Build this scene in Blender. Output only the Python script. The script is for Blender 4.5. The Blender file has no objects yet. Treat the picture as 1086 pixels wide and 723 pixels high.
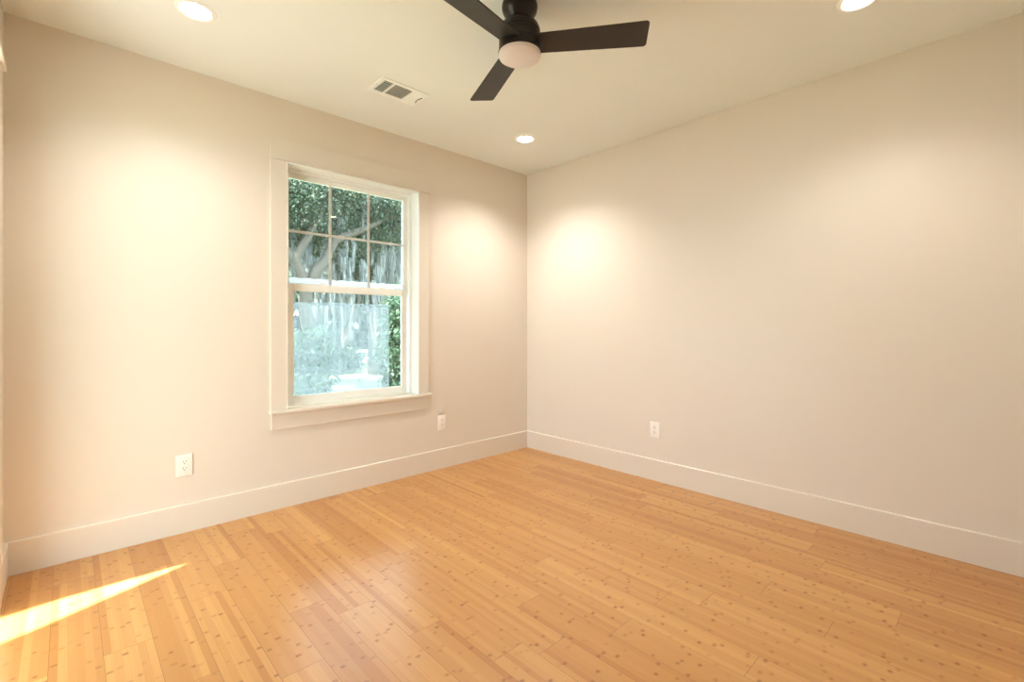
import bpy, bmesh, math, random
import numpy as np
from mathutils import Vector, Matrix
R = math.radians
sc = bpy.context.scene
COL = sc.collection
random.seed(7)
rng = np.random.default_rng(11)

# ------------------------------------------------------------------ camera
cam_d = bpy.data.cameras.new('camera')
cam = bpy.data.objects.new('camera', cam_d)
COL.objects.link(cam)
cam.location = (-3.3784, -3.3568, 1.2162)
cam.rotation_euler = (R(90), 0, -0.7568)
cam_d.sensor_width = 36.0
cam_d.lens = 499.8 / 1086 * 36.0
cam_d.shift_y = -(361.5 - 345.7) / 1086
cam_d.clip_start = 0.02
cam_d.clip_end = 300
sc.camera = cam

# ------------------------------------------------------------------ world, sun, exposure
W = bpy.data.worlds.new('sky'); sc.world = W
W.use_nodes = True
wn = W.node_tree; wn.nodes.clear()
wo = wn.nodes.new('ShaderNodeOutputWorld'); wb = wn.nodes.new('ShaderNodeBackground')
wb.inputs['Color'].default_value = (0.74, 0.87, 1.0, 1)
wb.inputs['Strength'].default_value = 11.5
wn.links.new(wb.outputs[0], wo.inputs[0])

SUN_EL = 35.0
sd = bpy.data.lights.new('sun', 'SUN'); sun = bpy.data.objects.new('sun', sd); COL.objects.link(sun)
sd.energy = 58.0; sd.angle = R(0.5); sd.color = (1.0, 0.95, 0.86)
sun.location = (-12, 0, 9)
sun.rotation_euler = Vector((math.cos(R(SUN_EL)), 0, -math.sin(R(SUN_EL)))).to_track_quat('-Z', 'Y').to_euler()

LAMP_W = 62.0
LAMP_COL = (1.0, 0.93, 0.875)

sc.view_settings.view_transform = 'Standard'
sc.view_settings.look = 'None'
sc.view_settings.gamma = 1.0
sc.view_settings.use_curve_mapping = False
sc.view_settings.exposure = 0.13
try:
    sc.cycles.use_denoising = True
    sc.cycles.max_bounces = 10
    sc.cycles.diffuse_bounces = 6
    sc.cycles.transparent_max_bounces = 16
    sc.cycles.sample_clamp_indirect = 8.0
except Exception:
    pass

# ------------------------------------------------------------------ room numbers
H = 2.74
XL, XR, YF, YB = -3.602, 0.0, 0.0, -3.56
T = 0.015            # baseboard thickness
BH = 0.165

# ------------------------------------------------------------------ material helpers
class M:
    def __init__(s, name):
        s.m = bpy.data.materials.new(name); s.m.use_nodes = True
        s.t = s.m.node_tree; s.t.nodes.clear()
        s.out = s.t.nodes.new('ShaderNodeOutputMaterial')
    def n(s, typ, **k):
        nd = s.t.nodes.new(typ)
        for a, v in k.items(): setattr(nd, a, v)
        return nd
    def l(s, a, b): s.t.links.new(a, b)
    def math(s, op, a, b=None, c=None, clamp=False):
        nd = s.n('ShaderNodeMath', operation=op); nd.use_clamp = clamp
        for i, v in enumerate((a, b, c)):
            if v is None: continue
            if isinstance(v, (int, float)): nd.inputs[i].default_value = v
            else: s.l(v, nd.inputs[i])
        return nd.outputs[0]
    def mix(s, f, a, b, blend='MIX'):
        nd = s.n('ShaderNodeMix', data_type='RGBA', blend_type=blend)
        for i, v in ((0, f), (6, a), (7, b)):
            if isinstance(v, (int, float)): nd.inputs[i].default_value = v
            elif isinstance(v, tuple): nd.inputs[i].default_value = (*v[:3], 1)
            else: s.l(v, nd.inputs[i])
        return nd.outputs[2]
    def pr(s, col, rough=0.5, **k):
        p = s.n('ShaderNodeBsdfPrincipled')
        if isinstance(col, tuple): p.inputs['Base Color'].default_value = (*col, 1)
        else: s.l(col, p.inputs['Base Color'])
        if isinstance(rough, (int, float)): p.inputs['Roughness'].default_value = rough
        else: s.l(rough, p.inputs['Roughness'])
        for a, v in k.items(): p.inputs[a.replace('_', ' ')].default_value = v
        s.l(p.outputs[0], s.out.inputs[0]); s.p = p
        return s
    def noise(s, scale, detail=3, vec=None, rough=0.5):
        nd = s.n('ShaderNodeTexNoise'); nd.inputs['Scale'].default_value = scale
        nd.inputs['Detail'].default_value = detail; nd.inputs['Roughness'].default_value = rough
        if vec is None:
            vec = s.n('ShaderNodeTexCoord').outputs['Object']
        s.l(vec, nd.inputs['Vector'])
        return nd.outputs['Fac']
    def bump(s, h, strength, dist=0.002):
        b = s.n('ShaderNodeBump'); b.inputs['Strength'].default_value = strength
        b.inputs['Distance'].default_value = dist
        s.l(h, b.inputs['Height']); s.l(b.outputs[0], s.p.inputs['Normal'])
        return s

def simple(name, col, rough=0.5, var=0.04, scale=6.0, bump=0.0, bscale=200, **k):
    m = M(name)
    a = tuple(c * (1 - var) for c in col); b = tuple(min(1, c * (1 + var)) for c in col)
    c = m.mix(m.noise(scale), a, b)
    m.pr(c, rough, **k)
    if bump: m.bump(m.noise(bscale, 2), bump)
    return m.m

WALLC = (0.735, 0.675, 0.585)
M_wall = simple('wall_paint', WALLC, 0.55, 0.008, 3, bump=0.10, bscale=170)
M_ceil = simple('ceiling_paint', (0.83, 0.87, 0.845), 0.8, 0.008, 3, bump=0.05, bscale=150)
M_trim = simple('trim_paint', (0.740, 0.684, 0.595), 0.32, 0.01, 5)
M_vinyl = simple('white_vinyl', (0.90, 0.93, 0.89), 0.28, 0.01, 8)
M_plate = simple('outlet_plastic', (0.88, 0.85, 0.80), 0.25, 0.01, 30)
M_slot = simple('slot_shadow_plastic', (0.03, 0.025, 0.02), 0.6)
M_bronze = simple('oil_rubbed_bronze', (0.016, 0.011, 0.009), 0.32, 0.12, 20, Metallic=0.35)
M_blade = simple('dark_walnut_blade', (0.024, 0.018, 0.015), 0.50, 0.12, 12)
M_lens = simple('frosted_lens', (0.74, 0.69, 0.68), 0.35, 0.01, 10)
M_ventw = simple('vent_enamel', (0.93, 0.96, 0.94), 0.35, 0.01, 20)
M_duct = simple('duct_dark', (0.12, 0.15, 0.15), 0.7)
M_metal = simple('screw_metal', (0.55, 0.52, 0.48), 0.35, 0.02, 40, Metallic=0.8)

def emit(name, col, st):
    m = M(name); e = m.n('ShaderNodeEmission')
    e.inputs[0].default_value = (*col, 1); e.inputs[1].default_value = st
    m.l(e.outputs[0], m.out.inputs[0]); return m.m
M_led = emit('led_lens', (1.0, 0.90, 0.76), 22.0)

def glass_mat():
    m = M('window_glass')
    tr = m.n('ShaderNodeBsdfTransparent'); tr.inputs[0].default_value = (0.93, 0.97, 0.955, 1)
    gl = m.n('ShaderNodeBsdfGlossy'); gl.inputs['Roughness'].default_value = 0.01
    fr = m.n('ShaderNodeFresnel'); fr.inputs['IOR'].default_value = 1.45
    mx = m.n('ShaderNodeMixShader')
    m.l(fr.outputs[0], mx.inputs[0]); m.l(tr.outputs[0], mx.inputs[1]); m.l(gl.outputs[0], mx.inputs[2])
    m.l(mx.outputs[0], m.out.inputs[0]); return m.m
M_glass = glass_mat()

def film_mat(name, base, amp, col):
    """milky protective film: part see-through, part scattering, with streaks and smears"""
    m = M(name)
    tc = m.n('ShaderNodeTexCoord').outputs['Object']
    mp = m.n('ShaderNodeMapping'); mp.inputs['Scale'].default_value = (26, 1, 2.2); m.l(tc, mp.inputs[0])
    st = m.noise(1.0, 4, mp.outputs[0], 0.7)
    mp2 = m.n('ShaderNodeMapping'); mp2.inputs['Scale'].default_value = (3, 1, 30); m.l(tc, mp2.inputs[0])
    s2 = m.noise(1.0, 3, mp2.outputs[0], 0.6)
    s3 = m.noise(420, 1, tc)
    v = m.math('MULTIPLY_ADD', st, 0.6, m.math('MULTIPLY', s2, 0.4))
    v = m.math('MULTIPLY_ADD', s3, 0.25, m.math('SUBTRACT', v, 0.125))
    f = m.math('MULTIPLY_ADD', m.math('SUBTRACT', v, 0.5), amp, base, clamp=True)
    tr = m.n('ShaderNodeBsdfTransparent')
    tl = m.n('ShaderNodeBsdfTranslucent'); tl.inputs[0].default_value = (*col, 1)
    df = m.n('ShaderNodeBsdfDiffuse'); df.inputs[0].default_value = (*col, 1)
    a = m.n('ShaderNodeMixShader'); a.inputs[0].default_value = 0.22
    m.l(tl.outputs[0], a.inputs[1]); m.l(df.outputs[0], a.inputs[2])
    b = m.n('ShaderNodeMixShader'); m.l(f, b.inputs[0]); m.l(tr.outputs[0], b.inputs[1]); m.l(a.outputs[0], b.inputs[2])
    m.l(b.outputs[0], m.out.inputs[0]); return m.m
M_film = film_mat('protective_film', 0.32, 1.3, (0.32, 0.36, 0.39))
M_film2 = film_mat('thick_protective_film', 0.82, 0.4, (0.85, 0.87, 0.90))

def floor_mat():
    m = M('bamboo_planks')
    at = lambda nm: m.n('ShaderNodeAttribute', attribute_name=nm)
    tone = m.n('ShaderNodeSeparateColor'); m.l(at('tone').outputs['Color'], tone.inputs[0])
    # strip map: u across one strip 0..1, v metres along
    sv = m.n('ShaderNodeSeparateXYZ'); m.l(m.n('ShaderNodeUVMap', uv_map='strip').outputs[0], sv.inputs[0])
    pv = m.n('ShaderNodeSeparateXYZ'); m.l(m.n('ShaderNodeUVMap', uv_map='plank').outputs[0], pv.inputs[0])
    u, v = sv.outputs[0], sv.outputs[1]
    seed = tone.outputs[1]
    # colours
    base = m.mix(tone.outputs[0], (0.41, 0.168, 0.040), (0.73, 0.418, 0.150))
    # fibres
    cb = m.n('ShaderNodeCombineXYZ')
    m.l(m.math('MULTIPLY_ADD', u, 3.0, m.math('MULTIPLY', seed, 91.0)), cb.inputs[0])
    m.l(m.math('MULTIPLY', v, 1.6), cb.inputs[1])
    fib = m.noise(4.0, 4, cb.outputs[0], 0.65)
    base = m.mix(m.math('MULTIPLY_ADD', m.math('SUBTRACT', fib, 0.5), 1.3, 0.42, clamp=True), base, (0.46, 0.215, 0.070), 'MIX')
    base = m.mix(0.48, base, m.mix(tone.outputs[0], (0.44, 0.190, 0.048), (0.73, 0.428, 0.158)))
    cb2 = m.n('ShaderNodeCombineXYZ')
    m.l(m.math('MULTIPLY_ADD', u, 9.0, m.math('MULTIPLY', seed, 57.0)), cb2.inputs[0])
    m.l(m.math('MULTIPLY', v, 0.7), cb2.inputs[1])
    fin = m.noise(1.6, 3, cb2.outputs[0], 0.7)
    base = m.mix(m.math('MULTIPLY_ADD', m.math('SUBTRACT', fin, 0.5), 1.6, 0.18, clamp=True), base, (0.43, 0.185, 0.050))
    # bamboo nodes: one every 0.2 m per strip, jittered
    vc = m.math('DIVIDE', m.math('MULTIPLY_ADD', seed, 7.3, v), 0.175)
    cell = m.math('FLOOR', vc); fr = m.math('SUBTRACT', vc, cell)
    c2 = m.n('ShaderNodeCombineXYZ'); m.l(cell, c2.inputs[0]); m.l(m.math('MULTIPLY', seed, 100.0), c2.inputs[1])
    wn_ = m.n('ShaderNodeTexWhiteNoise', noise_dimensions='2D'); m.l(c2.outputs[0], wn_.inputs['Vector'])
    ws = m.n('ShaderNodeSeparateColor'); m.l(wn_.outputs['Color'], ws.inputs[0])
    ctr = m.math('MULTIPLY_ADD', ws.outputs[0], 0.7, 0.15)
    d = m.math('ABSOLUTE', m.math('MULTIPLY', m.math('SUBTRACT', fr, ctr), 0.175))     # metres from node
    wob = m.math('MULTIPLY', m.math('SUBTRACT', m.noise(9.0, 2, cb.outputs[0]), 0.5), 0.006)
    d = m.math('ADD', d, wob)
    line = m.math('SUBTRACT', 1.0, m.math('DIVIDE', m.math('ABSOLUTE', d), 0.0035), clamp=True)
    du = m.math('ABSOLUTE', m.math('SUBTRACT', u, m.math('MULTIPLY_ADD', ws.outputs[1], 0.5, 0.25)))
    spot = m.math('MULTIPLY',
                  m.math('SUBTRACT', 1.7, m.math('DIVIDE', m.math('ABSOLUTE', d), 0.0060), clamp=True),
                  m.math('SUBTRACT', 1.9, m.math('DIVIDE', du, m.math('MULTIPLY_ADD', ws.outputs[0], 0.14, 0.16)), clamp=True))
    gate = m.math('GREATER_THAN', ws.outputs[2], 0.12)
    st = m.math('MULTIPLY', m.math('MULTIPLY_ADD', m.math('POWER', ws.outputs[2], 1.5), 1.0, 0.15), gate)
    nd = m.math('ADD', m.math('MULTIPLY', line, 0.30), m.math('MULTIPLY', spot, m.math('MULTIPLY_ADD', fib, 1.5, 0.0)), clamp=True)
    base = m.mix(m.math('MULTIPLY', m.math('MULTIPLY', nd, st), 0.85, clamp=True), base, (0.27, 0.095, 0.016))
    # grooves: plank map u, v = metres to nearest long edge / end
    g1 = m.math('LESS_THAN', pv.outputs[0], 0.0009)
    g2 = m.math('LESS_THAN', pv.outputs[1], 0.0011)
    g = m.math('MAXIMUM', g1, g2)
    base = m.mix(m.math('MULTIPLY', g, 0.70), base, (0.20, 0.08, 0.02))
    rgh = m.math('MULTIPLY_ADD', m.noise(7.0, 3), 0.14, 0.27)
    m.pr(base, rgh, Coat_Weight=0.15, Coat_Roughness=0.25)
    m.bump(m.math('MULTIPLY_ADD', fib, 0.12, m.math('MULTIPLY', g, -1.0)), 0.25, 0.0012)
    return m.m
M_floor = floor_mat()

# ------------------------------------------------------------------ mesh helpers
def nb(): return bmesh.new()
def box(bm, x0, x1, y0, y1, z0, z1, bev=0.0, seg=2):
    t = bmesh.new()
    bmesh.ops.create_cube(t, size=1)
    bmesh.ops.scale(t, vec=(abs(x1 - x0), abs(y1 - y0), abs(z1 - z0)), verts=t.verts)
    bmesh.ops.translate(t, vec=((x0 + x1) / 2, (y0 + y1) / 2, (z0 + z1) / 2), verts=t.verts)
    if bev: bmesh.ops.bevel(t, geom=t.edges[:], offset=bev, segments=seg, affect='EDGES', profile=0.5)
    me = bpy.data.meshes.new('t'); t.to_mesh(me); t.free(); bm.from_mesh(me); bpy.data.meshes.remove(me)
    return bm
def lathe(bm, prof, c=(0, 0), seg=48):
    """prof: (r, z) list; r=0 ends are closed"""
    rings = []
    for r, z in prof:
        if r <= 1e-6: rings.append([bm.verts.new((c[0], c[1], z))])
        else: rings.append([bm.verts.new((c[0] + r * math.cos(2 * math.pi * i / seg), c[1] + r * math.sin(2 * math.pi * i / seg), z)) for i in range(seg)])
    for a, b in zip(rings, rings[1:]):
        for i in range(seg):
            j = (i + 1) % seg
            if len(a) == 1 and len(b) == 1: continue
            if len(a) == 1: bm.faces.new((a[0], b[j], b[i]))
            elif len(b) == 1: bm.faces.new((a[i], a[j], b[0]))
            else: bm.faces.new((a[i], a[j], b[j], b[i]))
    bmesh.ops.recalc_face_normals(bm, faces=bm.faces)
    return bm
def prism(bm, pts, axis, a0, a1):
    """extrude a 2-D outline along an axis ('x': pts=(y,z), 'y': pts=(x,z), 'z': pts=(x,y))"""
    def P(p, a):
        return {'x': (a, p[0], p[1]), 'y': (p[0], a, p[1]), 'z': (p[0], p[1], a)}[axis]
    A = [bm.verts.new(P(p, a0)) for p in pts]; B = [bm.verts.new(P(p, a1)) for p in pts]
    bm.faces.new(A); bm.faces.new(B[::-1])
    for i in range(len(pts)):
        j = (i + 1) % len(pts); bm.faces.new((A[i], B[i], B[j], A[j]))
    bmesh.ops.recalc_face_normals(bm, faces=bm.faces)
    return bm
def obj(name, bm, mat, parent=None, smooth=False, at=None):
    me = bpy.data.meshes.new(name)
    if at is not None: bmesh.ops.translate(bm, vec=(-at[0], -at[1], -at[2]), verts=bm.verts)
    bm.to_mesh(me); bm.free()
    o = bpy.data.objects.new(name, me); COL.objects.link(o)
    if mat: me.materials.append(mat)
    if at is not None: o.location = at
    if parent: o.parent = parent
    if smooth:
        for p in me.polygons: p.use_smooth = True
        try: me.set_sharp_from_angle(angle=R(38))
        except Exception: pass
    return o
def tag(o, label=None, cat=None, group=None, kind=None):
    if label: o['label'] = label
    if cat: o['category'] = cat
    if group: o['group'] = group
    if kind: o['kind'] = kind
    return o
def thing(name, label, cat, loc=(0, 0, 0), rz=0, group=None, kind=None):
    o = bpy.data.objects.new(name, None); COL.objects.link(o)
    o.location = loc; o.rotation_euler = (0, 0, rz); o.empty_display_size = 0.1
    return tag(o, label, cat, group, kind)
def copy_tree(o, parent=None):
    c = o.copy(); COL.objects.link(c)
    if parent: c.parent = parent
    for ch in list(o.children): copy_tree(ch, c)
    return c

# ------------------------------------------------------------------ room shell
OX0, OX1, OZ0, OZ1 = -2.305, -1.275, 0.655, 2.320       # window opening in the far wall
DY0, DY1, DZ = -1.352, -0.440, 2.320                     # doorway in the left wall
WT = 0.16

def plank_floor(name, x0, x1, y0, y1, z, known, Wp=0.1465, xo=-2.255, L=1.037, ns=6):
    V, F, tone, uvs, uvp = [], [], [], [], []
    r = random.Random(5)
    k0, k1 = math.floor((x0 - xo) / Wp), math.ceil((x1 - xo) / Wp)
    for k in range(k0, k1):
        a, b = xo + k * Wp, xo + (k + 1) * Wp
        yj = known.get(k, r.uniform(-1.8, -0.8))
        n = math.ceil((y1 - yj) / L)
        top = yj + n * L
        while top > y0:
            bot = top - L
            pt = r.betavariate(2.4, 2.0)
            for s in range(ns):
                sa, sb = a + (b - a) * s / ns, a + (b - a) * (s + 1) / ns
                t_ = pt * 0.66 + 0.34 * r.random()
                q = r.random()
                if q < 0.055: t_ *= 0.25
                elif q > 0.93: t_ = min(1.0, t_ + 0.25)
                if k == -1 and s == ns - 1 and abs(top - yj) < 1e-6: t_ = 0.0
                sd_ = r.random(); vo = r.uniform(0, 20)
                ca, cb_ = max(sa, x0), min(sb, x1); lo, hi = max(bot, y0), min(top, y1)
                if cb_ - ca < 1e-5 or hi - lo < 1e-5: continue
                # split in 3 across the plank ends so the edge distance interpolates exactly
                for (q0, q1) in ((lo, min(hi, bot + L / 2)), (max(lo, bot + L / 2), hi)):
                    if q1 - q0 < 1e-5: continue
                    i = len(V)
                    V += [(ca, q0, z), (cb_, q0, z), (cb_, q1, z), (ca, q1, z)]
                    F.append((i, i + 1, i + 2, i + 3))
                    tone.append((t_, sd_, 0, 1))
                    for (x_, y_) in ((ca, q0), (cb_, q0), (cb_, q1), (ca, q1)):
                        uvs.append(((x_ - sa) / (sb - sa), y_ + vo))
                        uvp.append((min(x_ - a, b - x_), min(y_ - bot, top - y_)))
            top = bot
    me = bpy.data.meshes.new(name); me.from_pydata(V, [], F)
    at = me.attributes.new('tone', 'FLOAT_COLOR', 'FACE')
    at.data.foreach_set('color', np.array(tone, dtype=np.float32).ravel())
    u1 = me.uv_layers.new(name='strip'); u1.data.foreach_set('uv', np.array(uvs, dtype=np.float32).ravel())
    u2 = me.uv_layers.new(name='plank'); u2.data.foreach_set('uv', np.array(uvp, dtype=np.float32).ravel())
    me.materials.append(M_floor)
    o = bpy.data.objects.new(name, me); COL.objects.link(o)
    return o
known = {-1: -1.735, 0: -2.067, -2: -1.408, -3: -1.262, -4: -1.63, -5: -0.868, -7: -1.06, 4: -1.683, 7: -1.818, 9: -2.0, 11: -1.66,
         3: -2.272, 8: -1.537, 10: -2.385, 6: -2.425, 2: -1.89, 1: -1.12, 13: -2.05, 5: -1.25, 12: -2.6, 14: -1.53, -6: -0.40}
fl = plank_floor('floor', XL - 0.12, XR + 0.01, YB, YF + 0.005, 0.0, known)
tag(fl, 'honey coloured bamboo plank floor with small dark node marks', 'floor', kind='structure')
slab = obj('floor', box(nb(), -6.4, 0.16, YB - 0.14, 0.24, -0.32, -0.002), simple('concrete_slab', (0.35, 0.34, 0.32), 0.9))
tag(slab, 'grey concrete slab under the bamboo floor, running out beneath the added porch roof', 'floor', kind='structure')

c = obj('ceiling', box(nb(), XL - 0.12, 0.16, YB - 0.14, 0.24, H, H + 0.2), M_ceil)
tag(c, 'smooth cream white ceiling', 'ceiling', kind='structure')

bm = nb()
box(bm, XL, OX0, YF, YF + WT, 0, H); box(bm, OX1, XR, YF, YF + WT, 0, H)
box(bm, OX0, OX1, YF, YF + WT, 0, OZ0 - 0.018); box(bm, OX0, OX1, YF, YF + WT, OZ1, H)
tag(obj('wall_window', bm, M_wall), 'cream painted wall with the window', 'wall', kind='structure')
tag(obj('wall_right', box(nb(), XR, XR + 0.12, YB, YF + WT, 0, H), M_wall), 'plain cream painted wall on the right', 'wall', kind='structure')
tag(obj('wall_back', box(nb(), XL - 0.12, XR + 0.12, YB - 0.12, YB, 0, H), M_wall), 'cream painted wall behind the camera', 'wall', kind='structure')
bm = nb()
box(bm, XL - 0.12, XL, DY1, YF + WT, 0, H); box(bm, XL - 0.12, XL, YB, DY0, 0, H); box(bm, XL - 0.12, XL, DY0, DY1, DZ, H)
tag(obj('wall_left', bm, M_wall), 'cream painted wall with the doorway at far left', 'wall', kind='structure')

# added unseen porch roof; blocks the sun, its notched edge shapes the floor patch
shift = 2.60 / math.tan(R(SUN_EL))
notch = [(-2.938, -0.456), (-3.222, -0.565), (-3.463, -0.663), (-3.564, -0.693), (-4.55, -1.10)]
edge = [(-3.41 , -0.449), (-3.577, -0.470), (-4.55, -0.470)]
XO = -4.55 - shift
pts = [(XL - 0.12, 2.4), (XO, 2.4)] + [(x - shift, y) for x, y in reversed(edge)] + [(x - shift, y) for x, y in notch] + [(XO, -6.0), (XL - 0.12, -6.0)]
tag(obj('ceiling', prism(nb(), pts, 'z', 2.60, 2.615), M_ceil), 'added thin porch roof, unseen outside the doorway, notched to shape the sun patch', 'ceiling', kind='structure')
# baseboards: flat board with an eased top and a thin caulk bead at the floor
def bb_profile(s):
    return [(0, 0), (T * s, 0), (T * s, BH - 0.004), (T * 0.75 * s, BH - 0.0005), (0, BH)]
def bb_x(name, x0, x1, y, s, label):
    o = obj(name, prism(nb(), [(y + p[0], p[1]) for p in bb_profile(s)], 'x', x0, x1), M_trim)
    return tag(o, label, 'baseboard', kind='structure')
def bb_y(name, y0, y1, x, s, label):
    o = obj(name, prism(nb(), [(x + p[0], p[1]) for p in bb_profile(s)], 'y', y0, y1), M_trim)
    return tag(o, label, 'baseboard', kind='structure')
bb_x('baseboard_window', XL, XR, YF, -1, 'cream baseboard under the window wall')
bb_y('baseboard_right', YB, YF - T, XR, -1, 'cream baseboard along the right wall')
bb_y('baseboard_left', DY1 + 0.100, YF - T, XL, 1, 'short cream baseboard in the far left corner')
bb_y('baseboard_left_near', YB + T, DY0 - 0.100, XL, 1, 'cream baseboard on the left wall before the doorway')
bb_x('baseboard_back', XL, XR - T, YB, 1, 'cream baseboard on the wall behind the camera')
# ------------------------------------------------------------------ doorway trim (left wall)
d = thing('door_1', 'cream cased doorway at the left edge with a thin head cap', 'doorway', (XL, (DY0 + DY1) / 2, 0), kind='structure')
def child(name, bm, mat, par, smooth=False):
    loc = par.location
    p = par
    off = Vector((0, 0, 0))
    while p is not None: off += p.location; p = p.parent
    return obj(name, bm_shift(bm, -off), mat, par, smooth)
def bm_shift(bm, v):
    bmesh.ops.translate(bm, vec=v, verts=bm.verts); return bm
child('casing', box(nb(), XL, XL + 0.018, DY1, DY1 + 0.100, 0, DZ + 0.012, 0.0015), M_trim, d)
child('casing', box(nb(), XL, XL + 0.018, DY0 - 0.100, DY0, 0, DZ + 0.012, 0.0015), M_trim, d)
child('head_cap', box(nb(), XL, XL + 0.032, DY0 - 0.118, DY1 + 0.118, DZ + 0.012, DZ + 0.038, 0.002), M_trim, d)
child('header_board', box(nb(), XL, XL + 0.016, DY0 - 0.100, DY1 + 0.100, DZ + 0.038, DZ + 0.17, 0.0015), M_trim, d)
child('jamb', box(nb(), XL - 0.14, XL, DY1 - 0.001, DY1 + 0.018, 0, DZ), M_trim, d)
child('jamb', box(nb(), XL - 0.14, XL, DY0 - 0.018, DY0 + 0.001, 0, DZ), M_trim, d)
child('head_jamb', box(nb(), XL - 0.14, XL, DY0, DY1, DZ - 0.003, DZ + 0.018), M_trim, d)

# ------------------------------------------------------------------ window
w = thing('window_1', 'white double hung window with a grid of six lights in its upper sash', 'window', ((OX0 + OX1) / 2, 0, OZ0), kind='structure')
YC = -0.018
CT = OZ1 + 0.001
child('casing', box(nb(), OX0 - 0.100, OX0, YC, 0, OZ0, CT, 0.0015), M_trim, w)
child('casing', box(nb(), OX1, OX1 + 0.093, YC, 0, OZ0, CT, 0.0015), M_trim, w)
child('head_cap', box(nb(), OX0 - 0.117, OX1 + 0.106, -0.028, 0, CT, CT + 0.011, 0.002), M_trim, w)
child('header_board', box(nb(), OX0 - 0.100, OX1 + 0.093, -0.012, 0, CT + 0.011, CT + 0.150, 0.0015), M_trim, w)
child('stool', box(nb(), OX0 - 0.106, OX1 + 0.115, -0.045, 0.085, OZ0 - 0.020, OZ0, 0.004), M_trim, w)
child('apron', box(nb(), OX0 - 0.095, OX1 + 0.088, YC, 0, 0.530, OZ0 - 0.020, 0.0015), M_trim, w)
bm = nb()
box(bm, OX0 - 0.001, OX0 + 0.006, YC, 0.087, OZ0, OZ1); box(bm, OX1 - 0.006, OX1 + 0.001, YC, 0.087, OZ0, OZ1)
box(bm, OX0, OX1, YC, 0.087, OZ1 - 0.006, OZ1 + 0.001)
child('jamb_extension', bm, M_vinyl, w)
def rect_frame(bm, x0, x1, z0, z1, y0, y1, wl, wr, wb_, wt_, bev=0.002):
    box(bm, x0, x0 + wl, y0, y1, z0, z1, bev); box(bm, x1 - wr, x1, y0, y1, z0, z1, bev)
    box(bm, x0 + wl, x1 - wr, y0, y1, z0, z0 + wb_, bev); box(bm, x0 + wl, x1 - wr, y0, y1, z1 - wt_, z1, bev)
    return bm
bm = nb()
rect_frame(bm, OX0 + 0.006, OX1 - 0.006, OZ0, OZ1 - 0.006, 0.085, 0.165, 0.026, 0.026, 0.016, 0.022)
rect_frame(bm, OX0 + 0.030, OX1 - 0.030, OZ0 + 0.010, OZ1 - 0.026, 0.118, 0.165, 0.012, 0.012, 0.010, 0.010, 0.001)
child('frame', bm, M_vinyl, w)
# lower sash (room side)
LX0, LX1 = -2.226, -1.371
ls = child('lower_sash', rect_frame(nb(), LX0 - 0.048, LX1 + 0.048, 0.672, 1.512, 0.088, 0.112, 0.048, 0.048, 0.050, 0.047), M_vinyl, w)
bm = nb(); rect_frame(bm, LX0 - 0.006, LX1 + 0.006, 0.716, 1.471, 0.093, 0.107, 0.010, 0.010, 0.009, 0.009, 0.001)
child('glazing_bead', bm, M_vinyl, ls)
child('pane', box(nb(), LX0, LX1, 0.1003, 0.1033, 0.722, 1.465), M_glass, ls)
# film stuck on the lower pane, not quite reaching its top and right edges
bm = nb(); pts = [(LX0 + 0.001, 0.724), (-1.482, 0.724), (-1.480, 1.0), (-1.482, 1.388), (-1.70, 1.386), (-1.95, 1.389), (LX0 + 0.001, 1.386)]
prism(bm, pts, 'y', 0.1038, 0.1046)
child('protective_film', bm, M_film, ls)['label'] = 'hazy blue white film over the lower pane'
bm = nb(); pts = [(-2.10, 1.386), (-1.482, 1.388), (-1.482, 1.366), (-2.10, 1.364)]
prism(bm, pts, 'y', 0.1052, 0.1058)
child('film_fold', bm, M_film, ls)
for x in (-2.02, -1.56):
    bm = nb(); box(bm, x - 0.030, x + 0.030, 0.090, 0.110, 1.512, 1.519, 0.002); box(bm, x - 0.012, x + 0.022, 0.086, 0.100, 1.517, 1.528, 0.004)
    child('sash_lock', bm, M_vinyl, ls)
for x in (-2.235, -1.362):
    child('tilt_latch', box(nb(), x - 0.032, x + 0.032, 0.090, 0.108, 1.512, 1.517, 0.002), M_vinyl, ls)
# upper sash (outer track)
UX0, UX1, UZ0, UZ1 = -2.249, -1.345, 1.520, 2.258
us = child('upper_sash', rect_frame(nb(), UX0 - 0.036, UX1 + 0.036, 1.474, 2.292, 0.116, 0.142, 0.036, 0.036, 0.046, 0.034), M_vinyl, w)
child('pane', box(nb(), UX0, UX1, 0.1250, 0.1280, UZ0, UZ1), M_glass, us)
M_grid = simple('grid_vinyl', (0.62, 0.64, 0.60), 0.4, 0.02, 20)
bm = nb()
for x in (-1.955, -1.651): box(bm, x - 0.010, x + 0.010, 0.1190, 0.1245, UZ0, UZ1, 0.002)
box(bm, UX0, UX1, 0.1190, 0.1240, 1.877, 1.896, 0.002)
child('muntin_grid', bm, M_grid, us)['label'] = 'beige grid bars, two across and one level'
bm = nb()
pts = [(UX0 + 0.001, UZ0 + 0.001), (UX1 - 0.001, UZ0 + 0.001)]
n = 40
for i in range(n + 1):
    x = UX1 - 0.001 + (UX0 - UX1 + 0.002) * i / n
    pts.append((x, 1.5585 + 0.004 * math.sin(i * 1.7) * random.random() + 0.003 * random.random()))
prism(bm, pts, 'y', 0.1172, 0.1180)
child('protective_film', bm, M_film2, us)['label'] = 'ragged white film strip along the bottom of the upper pane'

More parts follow.
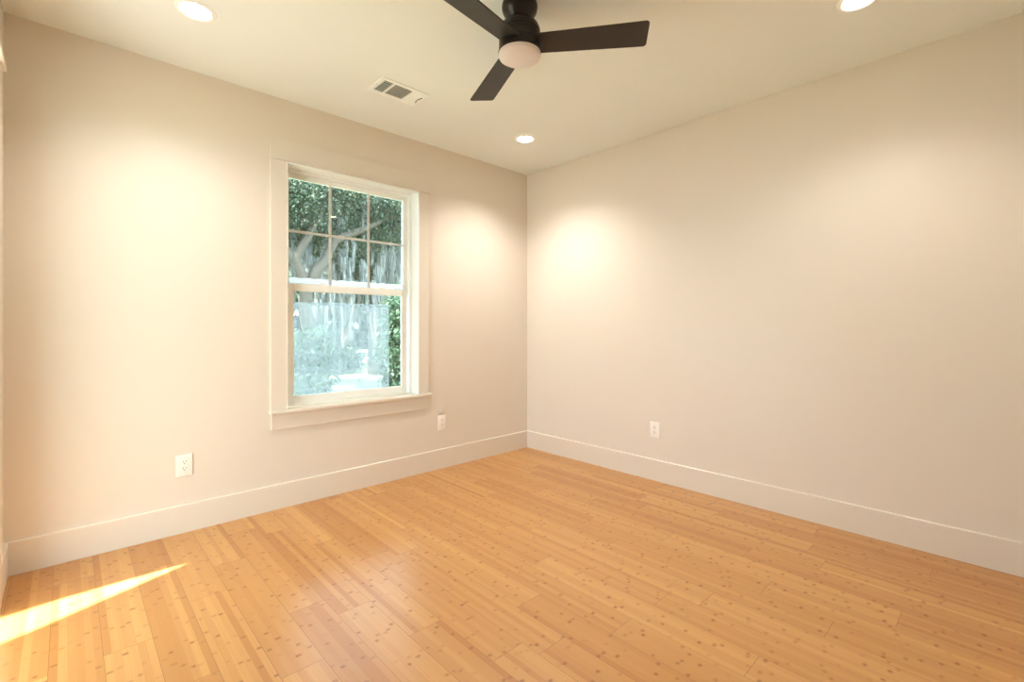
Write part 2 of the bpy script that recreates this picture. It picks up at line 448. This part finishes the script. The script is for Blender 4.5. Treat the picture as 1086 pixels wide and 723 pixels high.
# ------------------------------------------------------------------ outlets
def make_outlet(label):
    t = thing('electrical_outlet', label, 'outlet', (0, 0, 0), 0)
    W2, H2 = 0.0415, 0.0635
    bm = nb(); box(bm, -W2, W2, -0.006, 0, -H2, H2, 0.0028, 3)
    obj('cover_plate', bm, M_plate, t, True)
    for s in (1, -1):
        b = nb(); pr = []
        for i in range(32):
            a = 2 * math.pi * i / 32
            pr.append((0.0172 * math.cos(a), max(-0.0135, min(0.0135, 0.0172 * math.sin(a))) + s * 0.0195))
        prism(b, pr, 'y', -0.0085, -0.004)
        r = obj('receptacle', b, M_plate, t)
        for (x, hw, hh) in ((-0.0065, 0.0013, 0.0048), (0.0065, 0.0013, 0.0040)):
            obj('slot', box(nb(), x - hw, x + hw, -0.0089, -0.0080, s * 0.0195 + 0.004 - hh, s * 0.0195 + 0.004 + hh), M_slot, r)
        b = nb(); pr = [(0.0028 * math.cos(2 * math.pi * i / 14), s * 0.0195 - 0.0075 + 0.0030 * math.sin(2 * math.pi * i / 14)) for i in range(14)]
        prism(b, pr, 'y', -0.0089, -0.0080); obj('ground_hole', b, M_slot, r)
    b = nb(); pr = [(0.0028 * math.cos(2 * math.pi * i / 16), 0.0028 * math.sin(2 * math.pi * i / 16)) for i in range(16)]
    prism(b, pr, 'y', -0.0075, -0.005); obj('screw', b, M_plate, t)
    return t
o1 = make_outlet('cream duplex outlet low on the wall left of the window'); o1.location = (-2.8735, 0, 0.3935)
o2 = copy_tree(o1); o2.location = (-1.040, 0, 0.391); o2['label'] = 'cream duplex outlet right below a small blank plate, beside the window apron'
o3 = copy_tree(o1); o3.location = (0, -1.426, 0.397); o3.rotation_euler = (0, 0, R(-90)); o3['label'] = 'cream duplex outlet alone on the right wall above the baseboard'
for o in (o1, o2, o3): o['group'] = 'duplex outlets on the walls'
t = thing('cable_plate', 'pale low cable plate with a round jack directly above the outlet by the window', 'wall plate', (-1.045, 0, 0.4965))
obj('cover_plate', box(nb(), -0.038, 0.038, -0.0045, 0, -0.040, 0.040, 0.002, 2), M_wall, t, True)
b = nb(); prism(b, [(0.006 * math.cos(2 * math.pi * i / 16) + 0.004, 0.006 * math.sin(2 * math.pi * i / 16) - 0.012) for i in range(16)], 'y', -0.009, -0.004)
obj('jack', b, M_trim, t)

# ------------------------------------------------------------------ ceiling vent
V0, V1, U0, U1 = -1.976, -1.640, -0.727, -0.520
t = thing('ceiling_vent', 'white three way louvred air vent in the ceiling near the window', 'air vent', ((V0 + V1) / 2, (U0 + U1) / 2, H))
def vchild(name, bm, mat, par=t): return child(name, bm, mat, par)
bm = nb()
sx0, sx1, sy0, sy1 = V0 + 0.028, V1 - 0.028, U0 + 0.028, U1 - 0.028
# bevelled flange: four boards plus two dividers
box(bm, V0, V1, U0, sy0, H - 0.006, H, 0.002); box(bm, V0, V1, sy1, U1, H - 0.006, H, 0.002)
box(bm, V0, sx0, sy0, sy1, H - 0.006, H, 0.002); box(bm, sx1, V1, sy0, sy1, H - 0.006, H, 0.002)
xa, xb = sx0 + 0.062, sx1 - 0.070
box(bm, xa, xa + 0.012, sy0, sy1, H - 0.007, H, 0.001); box(bm, xb - 0.012, xb, sy0, sy1, H - 0.007, H, 0.001)
vchild('flange', bm, M_ventw)
vchild('duct_shade_sheet', box(nb(), sx0, sx1, sy0, sy1, H - 0.0008, H - 0.0002), M_duct)  # thin dark sheet standing in for the shade inside the duct
def slat(x0, x1, y0, y1, tilt, axis):
    b = nb(); box(b, x0, x1, y0, y1, H - 0.0042, H - 0.0030)
    c_ = Vector(((x0 + x1) / 2, (y0 + y1) / 2, H - 0.0036))
    bmesh.ops.rotate(b, cent=c_, matrix=Matrix.Rotation(tilt, 3, axis), verts=b.verts); return b
n = 12
for i in range(n):      # middle louvres run along x
    y = sy0 + (sy1 - sy0) * (i + 0.5) / n
    vchild('louvre', slat(xa + 0.012, xb - 0.012, y - 0.0052, y + 0.0052, R(22), 'X'), M_ventw)
for i in range(5):      # left bank: louvres across, wires lengthwise
    x = sx0 + (xa - sx0) * (i + 0.5) / 5
    vchild('louvre', slat(x - 0.0030, x + 0.0030, sy0, sy1, R(-50), 'Y'), M_ventw)
for i in range(6):
    x = xb + (sx1 - xb) * (i + 0.5) / 6
    vchild('louvre', slat(x - 0.0040, x + 0.0040, sy0, sy1, R(25), 'Y'), M_ventw)
bm = nb()
for i in range(6):
    y = sy0 + (sy1 - sy0) * (i + 0.5) / 6; box(bm, sx0, xa, y - 0.0010, y + 0.0010, H - 0.0062, H - 0.0050)
vchild('wire_grid', bm, M_ventw)
bm = nb(); yc = (U0 + U1) / 2
for i in range(9):
    a = R(-55 + i * 14); b_ = R(-55 + (i + 1) * 14)
    x_, y_ = sx1 + 0.020 - 0.02 * math.cos(a), yc + 0.045 * math.sin(a)
    box(bm, x_ - 0.0016, x_ + 0.0016, y_ - 0.006, y_ + 0.006, H - 0.010, H - 0.006)
vchild('damper_lever', bm, M_duct)
for x in (V0 + 0.013, V1 - 0.013):
    bm = nb(); lathe(bm, [(0, H - 0.0078), (0.0035, H - 0.0072), (0.004, H - 0.0060)], (x, yc), 12); vchild('screw', bm, M_metal)

# ------------------------------------------------------------------ recessed lights
def make_downlight(loc, label, k=1.0):
    t = thing('recessed_light', label, 'recessed light', loc, 0, 'recessed downlights in the ceiling')
    obj('trim_ring', lathe(nb(), [(0.064, 0.0), (0.064, -0.006), (0.068, -0.009), (0.082, -0.006), (0.086, 0.0)]), M_ventw, t, True)
    obj('lens', lathe(nb(), [(0.0, -0.0055), (0.050, -0.0050), (0.0635, -0.0035)]), M_led, t, True)
    ld = bpy.data.lights.new('downlight_lamp', 'SPOT'); ld.energy = LAMP_W * k; ld.color = LAMP_COL
    ld.spot_size = R(132); ld.spot_blend = 1.0; ld.shadow_soft_size = 0.055
    lo = bpy.data.objects.new('downlight_lamp', ld); COL.objects.link(lo); lo.location = (0, 0, -0.075); lo.parent = t
    return t
DL = [(-2.927, -0.657, 'bright recessed light nearest the left corner, above left of the window', 0.74),
      (-0.671, -0.646, 'bright recessed light in the far corner, to the right below the fan', 1.42),
      (-0.692, -2.868, 'bright recessed light cut by the top edge above the right wall', 0.60),
      (-2.927, -2.868, 'recessed light above the camera, out of view', 0.55)]
for x, y, lb, k in DL: make_downlight((x, y, H), lb, k)

# ------------------------------------------------------------------ ceiling fan
FX, FY = -1.83, -1.77
fan = thing('ceiling_fan', 'dark bronze three blade ceiling fan with a round white light', 'ceiling fan', (FX, FY, H))
rel = lambda L: [(r, z - H) for r, z in L]
obj('canopy', lathe(nb(), rel([(0.0, H), (0.074, H), (0.082, 2.728), (0.0845, 2.712), (0.081, 2.694), (0.072, 2.676), (0.058, 2.662), (0.053, 2.655), (0.0, 2.655)])), M_bronze, fan, True)
obj('neck', lathe(nb(), rel([(0.0, 2.664), (0.050, 2.664), (0.048, 2.650), (0.050, 2.640), (0.056, 2.634), (0.0, 2.634)])), M_bronze, fan, True)
mh = obj('motor_housing', lathe(nb(), rel([(0.0, 2.642), (0.050, 2.642), (0.072, 2.636), (0.088, 2.624), (0.096, 2.606), (0.0975, 2.590), (0.0955, 2.588), (0.0955, 2.585), (0.0975, 2.583),
     (0.0975, 2.541), (0.0955, 2.539), (0.0955, 2.536), (0.0985, 2.534), (0.0985, 2.510), (0.0965, 2.508), (0.0, 2.508)])), M_bronze, fan, True)
obj('light_ring', lathe(nb(), rel([(0.0, 2.509), (0.0955, 2.509), (0.1005, 2.507), (0.1010, 2.497), (0.0985, 2.495), (0.0, 2.495)])), M_bronze, fan, True)
obj('light_lens', lathe(nb(), rel([(0.0, 2.499), (0.0985, 2.498), (0.1000, 2.488), (0.0975, 2.480), (0.088, 2.474), (0.060, 2.4695), (0.0, 2.468)])), M_lens, fan, True)
ZB, A0, BL, TIPW, PIT, ROOTW = 2.5264 + 0.020, -0.9037, 0.585, 0.147, 0.1873, 0.1186
ZB = 2.5264
def blade(ang):
    t_ = nb()
    n = 16; th = 0.0065; r0, r1 = 0.070, BL
    rc = 0.016
    out = []
    out += [(r0, -ROOTW / 2)]
    for i in range(6):
        a = R(-90 + 90 * i / 5); out.append((r1 - rc + rc * math.cos(a), -TIPW / 2 + rc + rc * math.sin(a)))
    for i in range(6):
        a = R(90 * i / 5); out.append((r1 - rc + rc * math.cos(a), TIPW / 2 - rc + rc * math.sin(a)))
    out += [(r0, ROOTW / 2)]
    prism(t_, out, 'z', -th / 2, th / 2)
    bmesh.ops.bevel(t_, geom=[e for e in t_.edges if len(e.link_faces) == 2 and abs(e.verts[0].co.z - e.verts[1].co.z) < 1e-6], offset=0.0018, segments=2, affect='EDGES')
    # pitch: counter-clockwise edge lower
    bmesh.ops.rotate(t_, cent=(0, 0, 0), matrix=Matrix.Rotation(-PIT, 3, 'X'), verts=t_.verts)
    bmesh.ops.rotate(t_, cent=(0, 0, 0), matrix=Matrix.Rotation(ang, 3, 'Z'), verts=t_.verts)
    bmesh.ops.translate(t_, vec=(0, 0, ZB + 0.012 - H), verts=t_.verts)
    return t_
for i in range(3):
    obj('blade', blade(A0 + i * 2 * math.pi / 3), M_blade, fan)

# ------------------------------------------------------------------ garden outside the window
GZ = -0.55
def ground_mat():
    m = M('lawn')
    a = m.noise(0.5, 4); b = m.noise(14, 3)
    c = m.mix(b, (0.05, 0.08, 0.035), (0.12, 0.15, 0.07))
    c = m.mix(m.math('MULTIPLY_ADD', m.math('SUBTRACT', a, 0.5), 5.0, 0.4, clamp=True), c, (0.30, 0.28, 0.20))
    m.pr(c, 0.9); return m.m
bm = nb()
G = 30
vs = {}
for i in range(G + 1):
    for j in range(G + 1):
        x = -22 + 70 * i / G; y = -30 + 90 * j / G
        vs[i, j] = bm.verts.new((x, y, GZ + 0.08 * math.sin(x * 0.35) * math.cos(y * 0.3)))
for i in range(G):
    for j in range(G): bm.faces.new((vs[i, j], vs[i + 1, j], vs[i + 1, j + 1], vs[i, j + 1]))
tag(obj('ground', bm, ground_mat(), None, True), 'lawn and leaf litter outside the window', 'ground', kind='structure')

def leaf_mat(name, a, b):
    m = M(name)
    c = m.mix(m.noise(5.0, 3), a, b)
    df = m.n('ShaderNodeBsdfPrincipled'); m.l(c, df.inputs['Base Color']); df.inputs['Roughness'].default_value = 0.45
    tl = m.n('ShaderNodeBsdfTranslucent'); m.l(c, tl.inputs[0])
    mx = m.n('ShaderNodeMixShader'); mx.inputs[0].default_value = 0.35
    m.l(df.outputs[0], mx.inputs[1]); m.l(tl.outputs[0], mx.inputs[2]); m.l(mx.outputs[0], m.out.inputs[0])
    return m.m
M_leafA = leaf_mat('live_oak_leaf', (0.014, 0.034, 0.022), (0.070, 0.105, 0.060))
M_leafB = leaf_mat('shrub_leaf', (0.014, 0.040, 0.026), (0.060, 0.11, 0.060))
M_moss = leaf_mat('spanish_moss', (0.13, 0.15, 0.14), (0.34, 0.37, 0.36))
M_bark = simple('oak_bark', (0.062, 0.056, 0.044), 0.9, 0.35, 9, bump=0.6, bscale=40)

def quads_obj(name, C, A, B, mat, parent):
    """one mesh of quads: centre C, half axes A, B  (n,3)"""
    n = len(C)
    V = np.stack([C - A - B, C + A - B, C + A + B, C - A + B], 1).reshape(-1, 3).astype(np.float32)
    me = bpy.data.meshes.new(name)
    me.vertices.add(4 * n); me.vertices.foreach_set('co', V.ravel())
    me.loops.add(4 * n); me.loops.foreach_set('vertex_index', np.arange(4 * n, dtype=np.int32))
    me.polygons.add(n); me.polygons.foreach_set('loop_start', np.arange(0, 4 * n, 4, dtype=np.int32))
    me.update(calc_edges=True); me.materials.append(mat)
    o = bpy.data.objects.new(name, me); COL.objects.link(o); o.parent = parent
    return o
def leaves(name, blobs, n, size, mat, parent):
    """leaf sprays clustered in blobs (x,y,z,rx,ry,rz)"""
    vol = np.array([b[3] * b[4] * b[5] for b in blobs]) ** 0.7; vol /= vol.sum()
    out = []
    for b, k in zip(blobs, (vol * n).astype(int)):
        m_ = max(6, k // 45)
        d_ = rng.normal(size=(m_, 3)); d_ /= np.linalg.norm(d_, axis=1)[:, None]
        cc = d_ * (rng.random((m_, 1)) ** 0.45) * np.array(b[3:6]) + np.array(b[:3])
        idx = rng.integers(0, m_, k)
        out.append(cc[idx] + rng.normal(size=(k, 3)) * np.array([.22, .22, .16]) * min(1.0, b[3]))
    C = np.concatenate(out); n_ = len(C)
    a = rng.normal(size=(n_, 3)); a /= np.linalg.norm(a, axis=1)[:, None]
    c_ = np.cross(a, rng.normal(size=(n_, 3))); c_ /= np.linalg.norm(c_, axis=1)[:, None]
    s = size * (0.6 + 0.8 * rng.random((n_, 1)))
    return quads_obj(name, C, a * s, c_ * s * 0.5, mat, parent)
def moss(name, pts, mat, parent, per=70):
    """hanging tufts: (x,y,z_top,length,radius)"""
    Cs, As, Bs = [], [], []
    for (x, y, z, L, r) in pts:
        k = int(per * 2.2 * (0.5 + L))
        zt = rng.random(k) ** 1.2 * L * 0.85
        taper = (1 - zt / L) * r + 0.02
        px = x + rng.normal(size=k) * taper * 0.6; py = y + rng.normal(size=k) * taper * 0.6
        ln = 0.05 + 0.16 * rng.random(k)
        Cs.append(np.stack([px, py, z - zt - ln], 1))
        an = rng.random(k) * math.pi; wd = 0.0025 + 0.006 * rng.random(k)
        As.append(np.stack([np.cos(an) * wd, np.sin(an) * wd, np.zeros(k)], 1))
        Bs.append(np.stack([rng.normal(size=k) * 0.014, rng.normal(size=k) * 0.014, ln], 1))
    return quads_obj(name, np.concatenate(Cs), np.concatenate(As), np.concatenate(Bs), mat, parent)
def limb(bm, pts, seg=10):
    """tapered tube through (x,y,z,r) with a wobble"""
    rings = []
    P = []
    for (a, b) in zip(pts, pts[1:]):
        for k in range(4):
            f = k / 4; P.append([a[i] + (b[i] - a[i]) * f for i in range(4)])
    P.append(list(pts[-1]))
    for q in P[1:-1]:
        for i in range(3): q[i] += random.uniform(-0.35, 0.35) * q[3]
    for i, q in enumerate(P):
        d_ = Vector(P[min(i + 1, len(P) - 1)][:3]) - Vector(P[max(i - 1, 0)][:3]); d_.normalize()
        u_ = d_.orthogonal().normalized(); v_ = d_.cross(u_)
        if rings:
            pu = prev - d_ * prev.dot(d_); u_ = pu.normalized(); v_ = d_.cross(u_)
        prev = u_
        rings.append([bm.verts.new(Vector(q[:3]) + (u_ * math.cos(2 * math.pi * j / seg) + v_ * math.sin(2 * math.pi * j / seg)) * q[3] * random.uniform(0.9, 1.1)) for j in range(seg)])
    for a, b in zip(rings, rings[1:]):
        for j in range(seg): bm.faces.new((a[j], a[(j + 1) % seg], b[(j + 1) % seg], b[j]))
    bm.faces.new(rings[0]); bm.faces.new(rings[-1])
    bmesh.ops.recalc_face_normals(bm, faces=bm.faces)
    return bm

def oak(loc, label, limbs, blobs, nleaf, mosspts, size=0.045, group='moss hung oaks outside'):
    t = thing('oak_tree', label, 'tree', loc, 0, group)
    bm = nb()
    for L in limbs: limb(bm, L)
    obj('trunk', bm, M_bark, t, True)
    leaves('foliage', blobs, nleaf, size, M_leafA, t)
    if mosspts: moss('spanish_moss', mosspts, M_moss, t)['label'] = 'pale grey hanging moss'
    return t
def rmoss(n, x0, x1, y0, y1, z0, z1, l0, l1, r0=0.05, r1=0.14):
    return [(random.uniform(x0, x1), random.uniform(y0, y1), random.uniform(z0, z1), random.uniform(l0, l1), random.uniform(r0, r1)) for _ in range(n)]

# near oak: forked trunk seen at the left of the panes, branches reaching right over the lawn
oak((1.05, 9.0, GZ), 'near oak with a leaning forked trunk at the left of the upper panes',
    [[(0.3, 0.2, -0.1, .26), (0.1, 0, 1.2, .19), (0.0, 0, 2.2, .16), (0.10, 0, 2.9, .15), (0.9, 0.2, 4.1, .11), (2.6, 0.1, 5.0, .07)],
     [(0.05, 0, 2.6, .12), (-0.25, 0, 3.5, .10), (0.35, 0.1, 4.6, .08), (0.9, 0.3, 6.0, .05)],
     [(0.0, 0, 3.0, .09), (-0.7, 0.2, 4.2, .07), (-1.6, 0.3, 5.2, .05)]],
    [(-.4, 0, 5.0, 1.0, .9, .8), (1.0, .4, 5.6, 1.4, 1, .8), (2.8, .3, 5.2, 1.3, .9, .6), (-1.5, .2, 5.6, 1, .8, .8), (0.3, .8, 4.3, 1.2, .6, .4), (2.2, .5, 4.4, .9, .6, .35)],
    42000, rmoss(120, -1.0, 3.2, .25, 1.0, 2.9, 5.8, .15, 1.0, .015, .07), 0.028)
oak((5.0, 12.9, GZ), 'second oak standing behind at the right with long pale moss',
    [[(0, 0, -0.1, .30), (-0.1, 0, 2.0, .24), (0.1, 0, 3.6, .2), (-1.2, .1, 5.0, .12), (-2.6, .1, 5.6, .07)],
     [(0.1, 0, 3.2, .15), (1.2, 0.2, 4.8, .10), (2.2, .2, 6.2, .06)]],
    [(-1.4, 0, 5.4, 1.6, 1, .8), (0.4, .2, 5.8, 1.8, 1.2, 1.), (-2.6, .1, 4.6, 1., .8, .5), (-.4, .1, 3.9, 1.2, .7, .45), (1.4, 0, 4.6, 1.2, .8, .7)],
    38000, rmoss(90, -2.8, 1.6, -.6, .8, 2.4, 5.6, .3, 1.8, .015, .06), 0.032)
oak((5.2, 16.8, GZ), 'middle oak with two leaning trunks behind the lower pane',
    [[(0.0, 0, -0.1, .22), (0.25, 0, 0.9, .17), (0.75, 0, 2.2, .13), (1.3, 0, 4.0, .09), (1.6, 0, 6, .05)],
     [(-0.3, 0, -0.1, .20), (-0.45, 0, 1.0, .16), (-0.9, .1, 2.4, .12), (-1.3, .1, 4.4, .08)]],
    [(0, 0, 5.0, 2.6, 1.4, 1.2), (1.4, 0, 3.6, 1.2, .9, .6), (-1.3, 0, 3.5, 1.3, .9, .6), (0.2, 0, 6.6, 2.6, 1.4, 1.0)],
    20000, rmoss(60, -2.2, 2.4, -.8, .8, 2.4, 5.0, .3, 1.3, .02, .08), 0.045)
oak((10.8, 20.9, GZ), 'far oak filling the gap at the right behind the others',
    [[(0, 0, -0.1, .32), (0.2, 0, 3.0, .24), (0.0, 0, 6.5, .14)], [(0.1, 0, 2.6, .16), (-1.6, 0, 5.0, .1)]],
    [(0, 0, 6.0, 3.4, 1.6, 1.8), (-2.6, 0, 3.8, 1.8, 1.2, 1.1), (1.8, 0, 3.6, 1.8, 1.2, 1.1)],
    20000, rmoss(18, -3, 3, -1, 1, 2.8, 5.0, .8, 2.0), 0.07)
oak((7.6, 25.4, GZ), 'farthest oak behind the leaning trunks',
    [[(0, 0, -0.1, .32), (-0.2, 0, 3.0, .24), (0.0, 0, 7.0, .14)], [(0.1, 0, 2.6, .16), (1.9, 0, 5.0, .1)]],
    [(0, 0, 6.6, 4.2, 1.6, 2.0), (-2.6, 0, 4.0, 2.0, 1.2, 1.2), (2.2, 0, 4.0, 2.0, 1.2, 1.1)],
    24000, rmoss(12, -3, 3, -1, 1, 2.8, 5.0, .8, 2.0), 0.08)

def shrub(loc, label, blobs, n, size=0.04):
    t = thing('garden_shrub', label, 'shrub', loc, 0, 'shrubs on the lawn outside')
    bm = nb()
    for k in range(5):
        a = k * 1.26; limb(bm, [(0, 0, -0.05, .03), (0.12 * math.cos(a), 0.12 * math.sin(a), .4, .02), (0.35 * math.cos(a), 0.35 * math.sin(a), .9, .01)], 6)
    obj('stem', bm, M_bark, t, True)
    leaves('foliage', blobs, n, size, M_leafB, t)
    return t
shrub((0.25, 6.8, GZ), 'leafy shrub at the left edge of the lower pane', [(0, 0, 1.25, .55, .5, .55), (0.1, 0, .7, .5, .5, .5)], 4200)
shrub((2.50, 6.9, GZ), 'upright green shrub at the right edge of the lower pane', [(0, 0, .45, .42, .4, .45), (0, 0, 1.1, .50, .4, .6), (0.1, 0, 2.0, .45, .4, .8)], 9000)
shrub((3.6, 14.2, GZ), 'low wide shrub beyond the leaning trunks', [(0, 0, .6, .7, .4, .55), (0.8, 0, .45, .6, .35, .4)], 5000, .05)
shrub((8.9, 17.2, GZ), 'rounded shrub on the lawn at the right', [(0, 0, .8, 1.0, .7, .7)], 4500, .06)
for (x, y, lb) in ((-6.5, 10.5, 'unseen oak added left of the window view to shade the lawn'), (-7.0, 16.5, 'deeper unseen oak added left of the window view to shade the back lawn')):  # oaks out of view, added to block the sun and shade the lawn
    oak((x, y, GZ), lb, [[(0, 0, -0.1, .34), (0.1, 0, 2.6, .26), (0.0, 0, 6.0, .14)], [(0.1, 0, 2.6, .16), (1.9, 0, 5.0, .1)]],
        [(0, 0, 5.4, 2.6, 2.4, 1.5), (1.6, 0, 6.6, 2.2, 2.2, 1.3), (-1.8, 0, 4.6, 2.0, 2.2, 1.2)], 15000, [], 0.13)
# clipped hedge closing the view
t = thing('hedge', 'long dark green hedge closing the garden at the back', 'hedge', (7.0, 30.0, GZ))
bm = nb()
for k in range(14):
    x = -14 + k * 2.2; limb(bm, [(x, 0, -0.05, .08), (x + .2, 0, 2.0, .05), (x - .2, .1, 4.5, .02)], 6)
obj('stem', bm, M_bark, t, True)
leaves('foliage', [(-14 + 2.2 * k, 0, z, 1.6, .9, 1.5) for k in range(14) for z in (1.2, 3.6, 6.0, 8.2)], 60000, .18, M_leafA, t)
